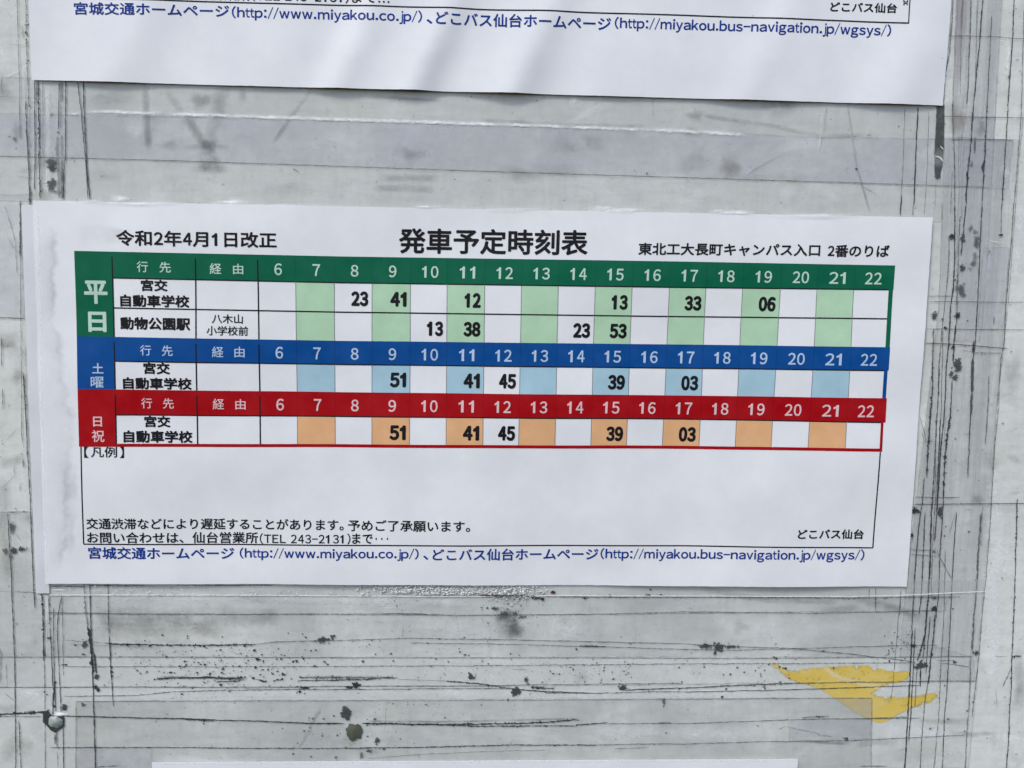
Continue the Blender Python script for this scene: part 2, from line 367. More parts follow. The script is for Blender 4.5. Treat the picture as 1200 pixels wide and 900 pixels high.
# left of the sheets
ln([(20,-5),(21,30),(22,70),(23,110),(23.5,162)], 1.0, 'd1')
rough([(30,-5),(31,40),(32,80),(33,110),(34,125)], 1.8, 'd1'); ln([(30,118),(31,150),(33,180),(34,215),(35,240)], 1.4, 'd0')
ln([(34,120),(35,180),(35,210)], 1, 'd2'); rough([(35,218),(35.5,240)], 3, 'd1'); ln([(24,235),(24,262),(23.5,300)], 2.2, 'd1')
ln([(25.5,30),(27,45)], 2, 'd2'); ln([(29,80),(29.5,120)], 1, 'd3')
ln([(40.5,94),(41,160),(41,190),(40,224)], 1.2, 'd0'); rough([(45,94),(45,120),(46,160),(46,190),(47,233)], 2.2, 'd0'); ln([(42.5,95),(43,120)], 2.5, 'd2')
ln([(49.5,95),(50,130),(50,232)], 1, 'd2'); ln([(69.5,95),(69,120),(68.3,152)], 1.1, 'd0'); ln([(72,96),(72,120)], 4, 'd2', .3); ln([(71,122),(71,150)], 3, 'd3')
ln([(67,160),(66,178),(67,183)], 4, 'd2'); ln([(72,158),(72.5,183)], 3, 'd2'); ln([(68,186),(68.5,232)], 3.5, 'd2'); ln([(72.5,186),(73,233)], 3, 'd1')
ln([(77,94),(76.5,185),(75,200),(74,233)], 1.2, 'd0'); ln([(90.5,94),(95,130),(100,185),(103,233)], 1.1, 'd0'); ln([(97.5,94),(98.5,130),(100.5,170),(102,200),(105.5,234)], 1.4, 'd0')
rough([(24,240),(24,300),(24,360),(25,420)], 1.2, 'd1', .6); ln([(27,436),(28.5,455),(30,480),(32,520),(34,560),(36,600),(38,660),(40,700),(41,713)], 1.3, 'd0')
rough([(28,440),(29.5,475),(31,500)], 2, 'd1'); ln([(25,420),(25.5,480),(25.5,510),(27.5,525)], 1, 'd1')
ln([(9,600),(11,640),(13,670),(14,700),(15,720),(17,770),(18,820),(18.5,905)], 1.3, 'd0'); ln([(2,395),(1.6,430)], 1.2, 'd1'); ln([(3,455),(3.5,480)], 1.3, 'd1')
ln([(5,240),(12,262),(18,285),(20,320)], 1, 'd2'); ln([(-5,372),(29,373.5)], 1.3, 'd1'); ln([(8,600),(37,600)], 1, 'd1'); ln([(15,693.5),(40,694),(56,696)], 1, 'd1'); ln([(-4,693),(13,693)], .8, 'd3')
ln([(-4,113),(40,114.5)], .8, 'd3'); ln([(-5,183),(100,185.5),(200,188),(400,195),(600,202),(800,208),(1000,214),(1160,219.5)], .9, 'd1', .3, .1)
ln([(0,800),(0,760)], 5, 'd3'); ln([(7,778),(8.5,805)], 1, 'd2'); ln([(16,545),(17,556)], 1.2, 'd2'); ln([(27,537),(27.5,548)], 2, 'd1'); ln([(24,565),(23,576)], 1.2, 'd2')
ln([(5,812),(17,822)], 1.5, 'd3'); rough([(22,844),(23,870),(25,905)], 1.4, 'd0')
rough([(49,697),(50,720),(51,760),(51.5,775)], 2.6, 'd0'); ln([(51.5,770),(52.5,800),(53,840),(53,905)], 1.1, 'd1')
rough([(57,684),(57,697),(58,720),(58.5,735)], 2.2, 'd1'); ln([(58.5,735),(60,760),(62,805)], 1.2, 'd0'); rough([(63.5,800),(63,815),(62,838)], 3, 'd0', .7)
ln([(62.5,712),(63,750),(64,800),(65.5,838)], 1, 'd0'); ln([(72,700),(68,720),(67,740),(69,780),(71,820),(72,838)], 1.1, 'd0'); ln([(72.5,697),(73.5,740),(74.5,792)], .9, 'd1')
ln([(66,855),(67,877)], 1.5, 'd1'); ln([(74,852),(74.5,905)], 1.2, 'd0'); ln([(67,880),(68,905)], .8, 'd2'); ln([(64,860),(65,872)], 3, 'd1')
rough([(98,684),(100,715),(103,735)], 2.2, 'd1'); rough([(103,735),(107,760),(109,785)], 4.5, 'd0'); ln([(110,765),(113,790)], 2.5, 'd0')
ln([(105,684),(106,720),(107,755),(109,800),(110,840),(112,905)], 1.6, 'd0'); ln([(126.5,684),(127,720),(128,745)], 1.2, 'd0'); rough([(128,745),(129.5,775),(131,800)], 2.4, 'd0'); ln([(131,798),(132.5,828)], 1.2, 'd0')
# right of the sheets
rough([(1117,-5),(1116,25),(1113,60),(1108,88)], 1.6, 'd1'); ln([(1138,-5),(1136,60),(1135,95),(1133,122)], 1.4, 'd1'); ln([(1127,10),(1126,60),(1125,110)], 1, 'd2'); ln([(1128,-5),(1127,30)], 2, 'd2')
ln([(1152,-5),(1148,50),(1144,90),(1141,120)], 1.5, 'd0'); rough([(1141,120),(1138,165),(1134,205),(1132,240)], 2.2, 'd0'); ln([(1132,240),(1129,270),(1126,300)], 1.5, 'd0')
ln([(1145,10),(1143,92)], 1.2, 'd2'); ln([(1146,-5),(1145,30)], 2.5, 'd3'); rough([(1162,18),(1160,60),(1157,120)], 1.2, 'd0', .6); rough([(1157,120),(1155,165),(1153,205),(1151,240)], 1.6, 'd0', .6)
ln([(1151,238),(1149,280),(1146,350),(1143,400),(1140,425)], 1.4, 'd0'); ln([(1141,400),(1140.5,414)], 3.2, 'd0'); ln([(1140,420),(1139.5,440),(1139,460)], 4.2, 'slate', .15); ln([(1139,460),(1138,485)], 3.5, 'slate', .2); ln([(1137.5,482),(1134,560)], 1.3, 'd0')
ln([(1143,160),(1142,180)], 2, 'd1'); rough([(1154,165),(1154.5,185)], 3, 'd1'); rough([(1152,190),(1152,202)], 4, 'd0')
rough([(1189,-5),(1186,50),(1183,100),(1181,130)], 1.8, 'd0', .6); rough([(1181,130),(1178,180),(1176,215),(1174,245)], 1.8, 'd0', .6); ln([(1173.5,240),(1173,276)], 1, 'd1')
ln([(1201,0),(1198,80),(1197,130)], 1, 'd1'); ln([(1197,130),(1195,160),(1192,200),(1188,240),(1184,300),(1179,355),(1177,400),(1173,420),(1170,480),(1166,520),(1162,585),(1160,620),(1155,680),(1151,720),(1147,770),(1144,800),(1139,840)], 1.1, 'd1')
ln([(1199,135),(1194,190),(1190,240),(1182,350),(1175,420),(1172,440),(1168,482)], 1, 'd2')
rough([(1116,120),(1118,165),(1119,215),(1119,240)], 1.7, 'd1'); ln([(1119,240),(1119,300),(1117,340),(1114,360),(1112,400),(1109,430),(1107,480),(1103,520),(1098,600)], 1.6, 'd0')
ln([(1114,250),(1116,200)], 1.2, 'd2'); rough([(1112,275),(1112,305),(1109,340)], 1.6, 'd1'); ln([(1109,340),(1104,385),(1100,430),(1099,480)], 1.2, 'd1'); ln([(1124,160),(1123,215)], .9, 'd2'); ln([(1130,160),(1128,210),(1127,260)], .9, 'd3')
rough([(1125,255),(1123,300),(1122,340),(1121,380)], 1.8, 'd1'); rough([(1120,380),(1118,405),(1117,425)], 2.5, 'd0'); ln([(1116,445),(1114,480)], 1.2, 'd0')
rough([(1114,480),(1110,515),(1107,540)], 2.6, 'd0', 1.3); rough([(1107,540),(1106,570),(1105,600)], 2, 'd0', .7)
rough([(1094,385),(1093,425)], 2.6, 'd1'); rough([(1093,425),(1093,455),(1091,480),(1088,512),(1086,560)], 2.2, 'd0'); ln([(1090,470),(1089,520)], 1.1, 'd1'); rough([(1083,560),(1081,590),(1079,600)], 1.5, 'd0')
ln([(1079,598),(1076,625),(1073,660),(1070,710),(1068.5,740)], 1.4, 'd0'); rough([(1101,430),(1097,505),(1094,560),(1091.5,600)], 1.5, 'd0', .8); ln([(1091.5,600),(1090,660),(1088,700),(1086,720),(1084,745),(1075,775)], 2.2, 'd0')
ln([(1105,385),(1103,480),(1098,560),(1095,600),(1093,640),(1091,700)], 1, 'd1'); ln([(1098,600),(1095,635)], 1.3, 'd0'); ln([(1084,600),(1082,650),(1079,705),(1077,720)], 1.4, 'd0')
ln([(1097,490),(1096,560),(1092,600)], 1.2, 'd1'); ln([(1102,490),(1100,540),(1097.5,600)], 1.3, 'd0'); ln([(1109,485),(1106,520)], .8, 'd2')
ln([(1105,600),(1102,640),(1100,690),(1097,725)], 1.2, 'd0'); rough([(1096,720),(1092,760),(1088,800)], 2.4, 'd0'); ln([(1088,795),(1083,830),(1080,870),(1078,905)], 1.3, 'd1')
ln([(1121,600),(1118,640),(1116,675),(1114,720),(1112,760),(1110,800),(1107,840),(1104,905)], 1.1, 'd0'); ln([(1108,645),(1106,720),(1103,775),(1100,840),(1094,905)], 1, 'd1')
ln([(1150,600),(1147,640),(1145,680)], 2.4, 'd1'); ln([(1145,680),(1142,720)], 1.8, 'd1'); ln([(1141.5,718),(1139,763)], 2.6, 'd1'); ln([(1137.5,765),(1136,830),(1133,860),(1131,905)], 2, 'd2'); ln([(1152,592),(1149,640)], 2, 'd3')
ln([(1159,440),(1157.5,480),(1154.5,521)], 1.3, 'd1'); ln([(1165,370),(1164.5,380)], 2.2, 'd1')
rough([(1192,586),(1192,600),(1190,650),(1189,700),(1188,720),(1186,770),(1185,800),(1183,840),(1181,880),(1179,905)], 1.8, 'd0', .7)
ln([(1090,722),(1087,760),(1085,790)], 1.2, 'd0'); rough([(1086,720),(1083,760),(1081,775)], 1.6, 'd0'); ln([(1069,738),(1067,780),(1066,800),(1064,840),(1062,875),(1060,905)], 1.7, 'd0'); ln([(1072.5,736),(1070.5,780),(1068,830),(1065,870)], 1.2, 'd0')
ln([(1053,718),(1050,760),(1047,795),(1044,822)], .9, 'd1'); ln([(1056,690),(1054,722)], 1, 'd0'); ln([(1026.5,688),(1026,716)], 1, 'd0'); ln([(1018.5,689),(1018.5,703)], 1.2, 'd0'); ln([(1079,783),(1078,805)], 1.8, 'd0'); ln([(1075,780),(1072,830)], 1, 'd1')
for q in ([(1108,42),(1128,42),(1170,43),(1187,45),(1202,45)],[(1104,136),(1140,137),(1202,138)],[(1112,163),(1188,164)],[(1088,347),(1121,347)],[(1088,353.5),(1126,353),(1160,354),(1202,354)],
          [(1086,385.5),(1202,386.5)],[(1084,402),(1110,403),(1140,405),(1181,408.5)],[(1072,582.5),(1125,583)],[(1071,591),(1202,590)],[(1067,649.5),(1098,652)],[(1098,647),(1103,656),(1115,678)],
          [(1040,756.5),(1100,756)],[(1098,774),(1112,774)],[(1100,777),(1112,778),(1138,782)],[(1067,644),(1090,645)],[(1050,798.5),(1145,798)],[(1000,842.5),(1080,841.5)]):
    ln(q, 1.0, 'd1' if q[0][1] not in (591, 402) else 'd0', .3, .12)
ln([(1184,785),(1175,805)], 1.1, 'd1'); ln([(1187,163),(1188,175)], .9, 'd3'); ln([(1140,413),(1165,414),(1174,414)], 1.5, 'd2'); ln([(1126,410),(1140,412)], 2, 'd3')
rough([(1185,769.5),(1197,769)], 2.2, 'd0'); ln([(1165,769),(1180,769.5)], 1.2, 'd2')
ln([(1078,488),(1084,510),(1085,520)], 1, 'd2'); ln([(1080,505),(1083,515)], 1, 'd2')
# gap strip beside the upper sheet corner
poly('dark_residue', [(1097.5,124),(1107,122),(1106.8,150),(1106,180),(1104.5,196),(1102.5,200),(1102,208),(1098,210.5),(1095.5,207),(1095,180),(1096.5,155)], 'slate', H_LINE-.0001, board, step=3, jit=.3)
ln([(1098.5,182),(1103,184),(1105,188)], 2.2, 'd3'); ribbon('peeling_flake', [(1096,183),(1101,184),(1105,189)], 1.8, 'rim', H_LINE+.0001, board); ribbon('peeling_flake', [(1102,171),(1106,175)], 1.6, 'rim', H_LINE+.0001, board)
rough([(1107,88),(1105.5,100),(1105,122)], 3.5, 'd1', .7); ln([(1106.5,95),(1105,123)], 3.0, 'slate', .15)  # dark strokes painting the shadow along the upper sheet's right edge
# above the main sheet
ln([(1076,125),(1074,160),(1072.5,200),(1071,240)], 1.5, 'd0'); ln([(1060.5,125),(1058,200),(1056,235)], 1.0, 'd2'); rough([(1056.5,230),(1055,252)], 2, 'd0'); ln([(1088.5,130),(1087,190),(1084,235),(1083,252)], 1, 'd2'); ln([(1070.5,238),(1069.5,253)], 1, 'd1')
ln([(1097,215),(1096,240),(1094,252)], 1, 'd3'); ln([(343,197),(351,202)], 1, 'd1'); ln([(86.5,186),(87,191)], 1.4, 'd1')
# horizontal lines below the main sheet
rough([(640,699),(760,700),(800,699.5),(900,700),(1000,701),(1060,700),(1125,699.5)], 1.7, 'd1', .6)
ln([(55,718),(200,720),(400,719.5),(470,719),(530,721.5),(600,720.5),(700,720),(800,717),(900,718),(960,719),(1040,717),(1097,715)], 1.0, 'd1'); ln([(450,719.5),(500,719.5)], 1.6, 'd1')
rough([(126,754),(140,755),(200,756),(260,756),(300,755)], 2.4, 'd0', 1.2); ln([(75,750),(128,754)], .9, 'd2'); ln([(300,755),(325,752),(400,750.5),(480,748),(600,750),(700,752),(800,754.5)], 1.1, 'd1')
ln([(480,753.5),(600,755),(700,758),(800,761),(860,762),(940,760),(1000,758),(1045,757)], 1.0, 'd1'); rough([(680,757),(710,758)], 2, 'd0')
ln([(800,754.5),(870,758),(930,760),(1000,767),(1070,775.5)], 1.2, 'd1'); ln([(-5,770),(200,770),(400,771),(700,771),(870,772),(1140,769.5)], .9, 'd1', .2, .08)
rough([(75,781),(200,781.5),(400,781),(600,780),(700,779),(800,778),(960,777.5),(1072,776.5)], 1.3, 'd1', .55)
ln([(100,769),(120,769)], .1, 'd3')
rough([(182,796),(205,794.5),(245,794)], 2.6, 'd0'); rough([(252,799),(280,798.5)], 1.8, 'd0'); rough([(235,793.5),(270,795),(287,794)], 2.8, 'd0'); rough([(300,796),(312,799)], 2.2, 'd0'); rough([(350,797.5),(400,797),(440,796)], 1.9, 'd0'); rough([(350,794),(420,794.5),(467,794.5)], 2.4, 'd1')
ln([(467,796),(522,798)], .8, 'd2'); rough([(522,798),(560,801),(593,806)], 2.0, 'd0'); ln([(593,806),(630,810),(690,812.5)], 1.5, 'd0'); rough([(625,806),(650,807)], 2.4, 'd1')
rough([(730,809),(747,808),(800,806.5),(860,803.5),(940,800.5)], 1.8, 'd0', .8); ln([(940,800.5),(1000,799.5),(1050,799)], 1.4, 'd1')
ln([(-5,805.5),(130,805),(300,806),(400,804),(560,804),(640,802),(800,801)], .9, 'd1'); ln([(75,816),(160,815),(200,811),(260,809),(345,808),(400,808),(530,807),(600,807)], 1.1, 'd1')
rough([(640,812),(700,812.5),(760,810.5),(800,811)], 1.6, 'd1', .7); ln([(800,811),(900,809),(1000,806),(1078,803)], 1.0, 'd0'); ln([(89,822),(300,821.5),(600,821),(1022,818)], .7, 'd2', .2, .05)
rough([(-5,838),(15,836.5),(30,836),(57,834)], 3.0, 'd0', 1.3); ln([(30,834),(40,833)], 1.5, 'd2'); ln([(-5,839.5),(50,840)], 1.0, 'd1'); ln([(75,839),(110,840),(200,842),(260,844),(300,845),(340,847),(400,848)], 1.5, 'd0')
rough([(335,846.5),(370,848),(402,848.5)], 1.8, 'd0'); rough([(210,842.5),(250,845)], 2, 'd0'); rough([(425,847.5),(500,849),(560,851),(675,850.5)], 1.8, 'd0'); rough([(425,848),(520,849),(620,847.5),(678,843.5)], 2.4, 'd0', .8); ln([(675,849.5),(712,847)], 1.5, 'd0')
ln([(712,848),(800,848),(860,846),(940,843),(1020,842),(1065,840)], 1.0, 'd1'); rough([(770,847),(785,847)], 1.6, 'd1', .6); rough([(940,841),(970,839.5)], 2, 'd1')
rough([(58,876),(200,876),(300,877),(400,877)], 1.4, 'd0', .6); rough([(400,877),(500,875.5),(600,873),(700,873)], 1.6, 'd0', .6); ln([(700,873),(750,872),(800,872),(900,869),(1000,868),(1130,861.5)], 1.0, 'd1'); rough([(720,877.5),(760,876)], 1.0, 'd1')
ln([(430,889),(480,885),(560,881),(640,879)], .8, 'd2'); ln([(1008,898),(1040,898)], 1.2, 'd1'); ln([(112,899),(140,897)], 1.2, 'd1'); ln([(912,855),(920,851),(960,860)], 1, 'd2'); ln([(958,861),(975,863)], 1.5, 'd2')
ln([(89,822),(89,905)], .8, 'd3'); ln([(1022,818),(1021,905)], .8, 'd3')
ln([(915,752),(960,756)], .1, 'd3')

for q, w_, k_ in (([(186,793.5),(225,794)],4,.9),([(235,793),(262,795),(290,796.5)],4.5,1.0),([(352,793),(400,793.5),(462,794)],4,.8),([(430,845),(520,846),(600,844),(680,842)],3,.6),([(80,755),(190,759)],4,.3)):
    ribbon('dirt_smear', q, w_, 'sm', .00036, board, jag=.3, cover=k_, rows=4, step=2, kind='stuff')
for x, y, rx, ry, k_ in ((604,738,12,14,.9),(596,722,16,9,.8),(414,866,15,14,.5),(430,882,16,8,.4),(600,700,40,5,.6)):
    soft('stain', x, y, rx, ry, 'sm', .00036, board, k_, kind='stuff')
# chips and blobs of dirt
def ragged(x, y, w, h, n=5, t='d0'):
    vs_, fs = [], []
    small = w*h < 30
    for k in range(n*(3 if small else 6)):
        big = k < max(2, n//2)
        cx = x+(rnd.uniform(-.3, .3) if big else rnd.gauss(0, .28))*w; cy = y+(rnd.uniform(-.15, .15) if big else rnd.gauss(0, .26))*h
        r = h*(rnd.uniform(.26, .4) if big else rnd.uniform(.07, .2)); b = len(vs_); m = 9 if big else 6
        el = min(w/h, 2.2)*rnd.uniform(.7, 1) if big else rnd.uniform(.8, 1.5)
        for i in range(m):
            a = 2*math.pi*i/m+rnd.uniform(-.2, .2); q = rnd.uniform(.65, 1.25)
            vs_.append(P(cx+math.cos(a)*q*r*el, cy+math.sin(a)*q*r, H_LINE+.00006+k*.0000015))
        fs.append(tuple(range(b, b+m)))
    link('dirt_patch', vs_, fs, t, board, kind='stuff')
for a in [(378,750,18,7,7,'slate'),(390,746,6,5,3,'slate'),(827,757,18,6,7,'slate'),(842,758,10,9,5,'slate'),(857,758,16,5,5,'slate'),(838,765,4,6,3,'slate'),(1079,780,13,8,9,'slate'),(1143,765,6,5,5,'slate'),
          (1128,314,6,7,4,'d1'),(1127,341,6,14,6,'d2'),(1141,309,12,5,4,'d2'),(1136,315,6,4,3,'d2'),(1138,267,5,6,4,'d2'),(1144,272,9,4,3,'d2'),(1145,284,6,12,4,'d2'),(1143,300,3,12,3,'d3'),(1116,277,6,6,4,'d0'),(1129,279,5,8,4,'d1'),
          (1122,428,7,12,7,'d1'),(1119,442,8,6,5,'d1'),(1115,438,4,8,4,'d1'),(1122,370,6,6,4,'d0'),(1134,376,3,3,2,'d1'),(1173,275,4,3,3,'d0'),(1095,370,5,8,4,'d1'),(1105,374,4,4,3,'d1'),(1108,384,5,4,3,'d0'),(1117,406,5,5,4,'d0'),
          (1073,598,7,7,5,'d0'),(1102,600,5,10,5,'slate'),(1069,628,3,6,4,'d0'),(1095,646,6,4,4,'d1'),(1094,700,8,4,5,'d1'),(1095,713,6,5,5,'d0'),(1118,776,7,4,5,'d1'),(1070,757,6,4,6,'d0'),(1089,517,4,4,3,'d0'),(1135,623,3,3,2,'d0'),
          (1107,535,4,5,3,'d0'),(1107,543,3,4,3,'d0'),(1106,567,3,5,3,'d0'),(406,836,8,12,8,'slate'),(442,868,5,7,5,'d1'),(433,880,8,4,5,'d1'),(450,878,5,3,3,'d1'),(423,886,3,8,3,'smX'),(418,803,7,8,6,'d0'),(410,806,12,4,5,'d0'),
          (604,811,8,9,8,'slate'),(595,820,3,4,3,'d1'),(552,793,6,7,5,'slate'),(617,797,5,6,4,'d1'),(730,806,8,6,6,'slate'),(632,806,10,4,5,'slate'),(355,806,16,4,8,'d0'),(350,811,6,4,4,'d0'),(992,866,5,5,5,'slate'),(1090,854,4,3,3,'d1'),
          (1140,823,3,2.5,3,'d1'),(1133,833,2.5,2.5,3,'d1'),(778,822,1.6,10,5,'d2'),(112,805,4,6,4,'d0'),(115,808,3,5,4,'d0'),(113,793,5,6,5,'slate'),(75,829,5,7,5,'slate'),(98,826,5,5,4,'d1'),(58,748,7,3,4,'d0'),(88,756,3,2.5,3,'d0'),(98,767,4,2.5,3,'d0'),
          (75,779,8,2.5,5,'d0'),(99,755,4,9,4,'d1'),(52,811,2.5,3,2,'d0'),(55,814,2,3,2,'d1'),(14,617,5,10,6,'d2'),(16,645,6,8,6,'d1'),(26,643,9,5,6,'d1'),(12,652,5,6,4,'d2'),(6,646,5,7,4,'d2'),(33,29,5,3,3,'d1'),(30,38,2.5,5,3,'d1'),(33,71,2,2.5,2,'d0'),
          (11,160,2.5,3,2,'d1'),(17,163,3,6,3,'d2'),(19,174,1.6,2.5,2,'d1'),(60,190,8,10,9,'d2'),(61,196,7,8,6,'d1'),(60,217,8,10,9,'d2'),(62,213,5,7,4,'d1'),(64,224,6,4,3,'d2'),(68,155,2.5,2.5,2,'d0'),(1053,148,2.5,2.5,3,'d1'),(1004,198,3,2.4,3,'d0'),(993,197,2,1.6,2,'d1'),
          (758,203,2,2.4,3,'d0'),(552,113,2,2,2,'d0'),(630,118,2,2,2,'d1'),(533,210,1.6,1.6,2,'d1'),(1018,158,6,1.6,3,'d1'),(1192,70,5,1.6,3,'d1'),(1195,83,2.5,2,2,'d2'),(1191,10,2,2,2,'d1'),(1183,90,3,4,3,'d1'),(1135,193,3,3,3,'d2'),(1139,192,3,6,3,'d2'),
          (625,700,6,4,6,'d0'),(631,701,7,3.5,5,'d0'),(648,694,5,3,3,'smR'),(763,691,3,3,3,'d0'),(759,697,8,3,5,'d0'),(774,697,7,2,4,'d0'),(715,698,6,3,4,'d0'),(685,701,5,3,4,'d0'),(580,713,8,4,6,'d1'),(590,719,10,4,7,'d1'),(603,719,6,4,5,'d1'),(612,723,10,3,5,'d1'),(786,849,1,1,1,'d3')]:
    if a[5] == 'smR': blob('rust_speck', a[0], a[1], 3, 2.2, 'rust' if 'rust' in M else 'd1', H_LINE, board)
    elif a[5] == 'smX': ragged(*a[:5], 'd2')
    else: ragged(*a)
def specks(name, n, x0, x1, y0, y1, r0, r1, t='d0', fn=None):
    vs_, fs = [], []
    while len(fs) < n:
        x, y = (x0+x1)/2+rnd.gauss(0, .27)*(x1-x0), (y0+y1)/2+rnd.gauss(0, .27)*(y1-y0)
        if not (x0 <= x <= x1 and y0 <= y <= y1): continue
        r = r0+(r1-r0)*rnd.random()**3; b = len(vs_)
        for i in range(5):
            a = 2*math.pi*i/5+rnd.random()*.6; q = r*rnd.uniform(.6, 1.3)
            vs_.append(P(x+q*1.2*math.cos(a), y+q*math.sin(a), H_LINE+.00002))
        fs.append(tuple(range(b, b+5)))
    link(name, vs_, fs, t, board, kind='stuff')
specks('dirt_specks', 230, 120, 400, 742, 805, .35, 1.4, 'd0'); specks('dirt_specks', 60, 120, 330, 800, 826, .3, .8, 'd1'); specks('dirt_specks', 60, 390, 620, 742, 800, .35, 1.4, 'd0')
specks('dirt_specks', 110, 640, 760, 772, 802, .3, 1.2, 'd1'); specks('dirt_specks', 60, 1036, 1078, 738, 776, .35, 1.3, 'd0'); specks('dirt_specks', 120, 60, 1100, 700, 890, .35, 1.1, 'd1')
specks('dirt_specks', 40, 860, 940, 775, 815, .35, 1.2, 'd0'); specks('dirt_specks', 60, 0, 55, 380, 880, .4, 1.3, 'd2'); specks('dirt_specks', 70, 1070, 1170, 100, 900, .4, 1.4, 'd1'); specks('dirt_specks', 40, 1150, 1200, 60, 880, .4, 1.4, 'd2')
specks('dirt_specks', 90, 60, 1090, 98, 245, .3, .9, 'd2'); specks('dirt_specks', 40, 570, 620, 715, 750, .4, 1.0, 'd1'); specks('dirt_specks', 60, 380, 560, 690, 720, .3, .8, 'd1')
specks('dirt_specks', 40, 420, 540, 820, 832, .3, .9, 'd1')
specks('dirt_specks', 160, 130, 420, 752, 815, .5, 1.9, 'd0'); specks('dirt_specks', 90, 380, 1080, 740, 822, .5, 1.8, 'd0'); specks('dirt_specks', 50, 330, 480, 830, 892, .5, 1.7, 'd1'); specks('dirt_specks', 80, 560, 640, 690, 735, .4, 1.2, 'd1')

# ------------------------------------------------------------------ lumps of old glue
def lump(x, y, rx, ry, h, mat, name, label, cat, base=.0002):
    vs_, fs = [], []; n, R = 18, 6
    jag = [1+rnd.uniform(-.18, .18) for _ in range(n)]
    for r in range(R+1):
        for i in range(n):
            t = 2*math.pi*i/n; q = r/R*jag[i]
            vs_.append(P(x+rx*q*math.cos(t), y+ry*q*math.sin(t), base+h*(1-(r/R)**2)))
    for r in range(R):
        for i in range(n): fs.append((r*n+i, r*n+(i+1) % n, (r+1)*n+(i+1) % n, (r+1)*n+i))
    o = link(name, vs_, fs, mat, None, True)
    if label: o['label'] = label; o['category'] = cat
    return o
def simple(name, c, rough, spec=.5, ns=300):
    m, nt, bs = newmat(name)
    nt.links.new(mix(nt, ramp(nt, noise(nt, ns, 4, .6), [(.3, 0), (.7, 1)]), c, tuple(x*1.6 for x in c)), bs.inputs["Base Color"])
    bs.inputs["Roughness"].default_value = rough; bs.inputs["Specular IOR Level"].default_value = spec
    bump(nt, bs, noise(nt, 500, 3), .4, .0003); return m
M['moss'] = simple("mossy_grime", (.055,.06,.042), .8); M['glue'] = simple("grey_green_glue", (.22,.25,.235), .45); M['rust'] = simple("rust", (.05,.012,.01), .8)
lump(414.5, 858, 9.5, 10, .0004, 'moss', 'glue_lump', 'round dark mossy glue lump on the bottom tape strip', 'glue lump', .0004)
vs_ = [P(x, y, .00035) for x, y in [(50.5,836),(56,839),(75,839.5),(74,851),(69,854.5),(64.5,858),(60,855),(55,849),(51,845)]]
sag = thing('peeling_tape', 'sagging grey green tape bubble with black rim at lower left', 'tape', None)
poly('rim', [(50,833.5),(56,833),(60,837.5),(75,838.6),(75.5,851),(70,855),(64.5,859),(59.5,856),(54,849.5),(50,846)], 'd0', .00048, sag, step=2, jit=.3)
lp = lump(64.5, 846, 8.6, 6.6, .0009, 'glue', 'film', None, None, .0005); lp.parent = sag
soft('white_edge', 70, 836.5, 11, 3.4, 'smw', .0006, sag, 1.6)  # highlight above the bubble, painted as a soft white patch

# ------------------------------------------------------------------ paper sheets
def ridge(t): return math.exp(-t*t)
def wave_main(p):
    u, v = p.x, -p.z
    h = .00030*math.sin(u*52+v*31+1)+.00020*math.sin(u*118-v*75)+.00013*math.sin(v*160+u*30)+.00063
    h += .00018*ridge((u+.128)/.008)*(1+math.sin(v*170))*.5
    h += .00020*ridge((v-.067)/.010)*(1+math.sin(u*63+2))*.7
    return Vector((p.x, p.y-h, p.z))
def wave_up(p):
    u, v = p.x, -p.z; s = u+.45*(v+.11)
    k = max(0, min(1, (v+.16)/.05))
    h = .0005+.0011*k*(.5+.5*math.sin(s*150+.6*math.sin(s*43)))*(0.55+.45*math.sin(s*37+2))
    h += .0011*ridge((s+.045)/.007)*k*1.2+.0011*ridge((s+.020)/.006)*k+.0008*ridge((s-.012)/.006)*k+.0009*ridge((s-.088)/.009)*k+.0007*ridge((s+.115)/.01)*k
    return Vector((p.x, p.y-h, p.z))
def wave_flat(p): return Vector((p.x, p.y-.0001, p.z))
def sheet(quad, base, mat, wave, parent, name='paper', step=5, thick=.00022, edge=.35):
    (x0,y0),(x1,y1),(x2,y2),(x3,y3) = quad
    nx = max(2, int(math.hypot(x1-x0, y1-y0)/step)); ny = max(2, int(math.hypot(x3-x0, y3-y0)/step))
    vs_ = []
    for j in range(ny+1):
        for i in range(nx+1):
            s, t = i/nx, j/ny
            x = lerp(lerp(x0,x1,s), lerp(x3,x2,s), t); y = lerp(lerp(y0,y1,s), lerp(y3,y2,s), t)
            if i in (0, nx): x += rnd.uniform(-edge, edge)*.6
            if j in (0, ny): y += rnd.uniform(-edge, edge)*.4
            vs_.append(wave(P(x, y, base)))
    fs = grid_faces(nx, ny)
    rim_ = [i for i in range(nx+1)]+[j*(nx+1)+nx for j in range(1, ny+1)]+[ny*(nx+1)+i for i in range(nx-1, -1, -1)]+[j*(nx+1) for j in range(ny-1, 0, -1)]
    b = len(vs_); n = len(rim_)
    for k in rim_: vs_.append(vs_[k].copy())
    for k in rim_: vs_.append(vs_[k]+Vector((0, thick, 0)))
    for k in range(n): fs.append((b+(k+1) % n, b+k, b+n+k, b+n+(k+1) % n))
    # orientation: front faces look at the viewer (-Y)
    o = link(name, vs_, fs, mat, parent, True)
    return o

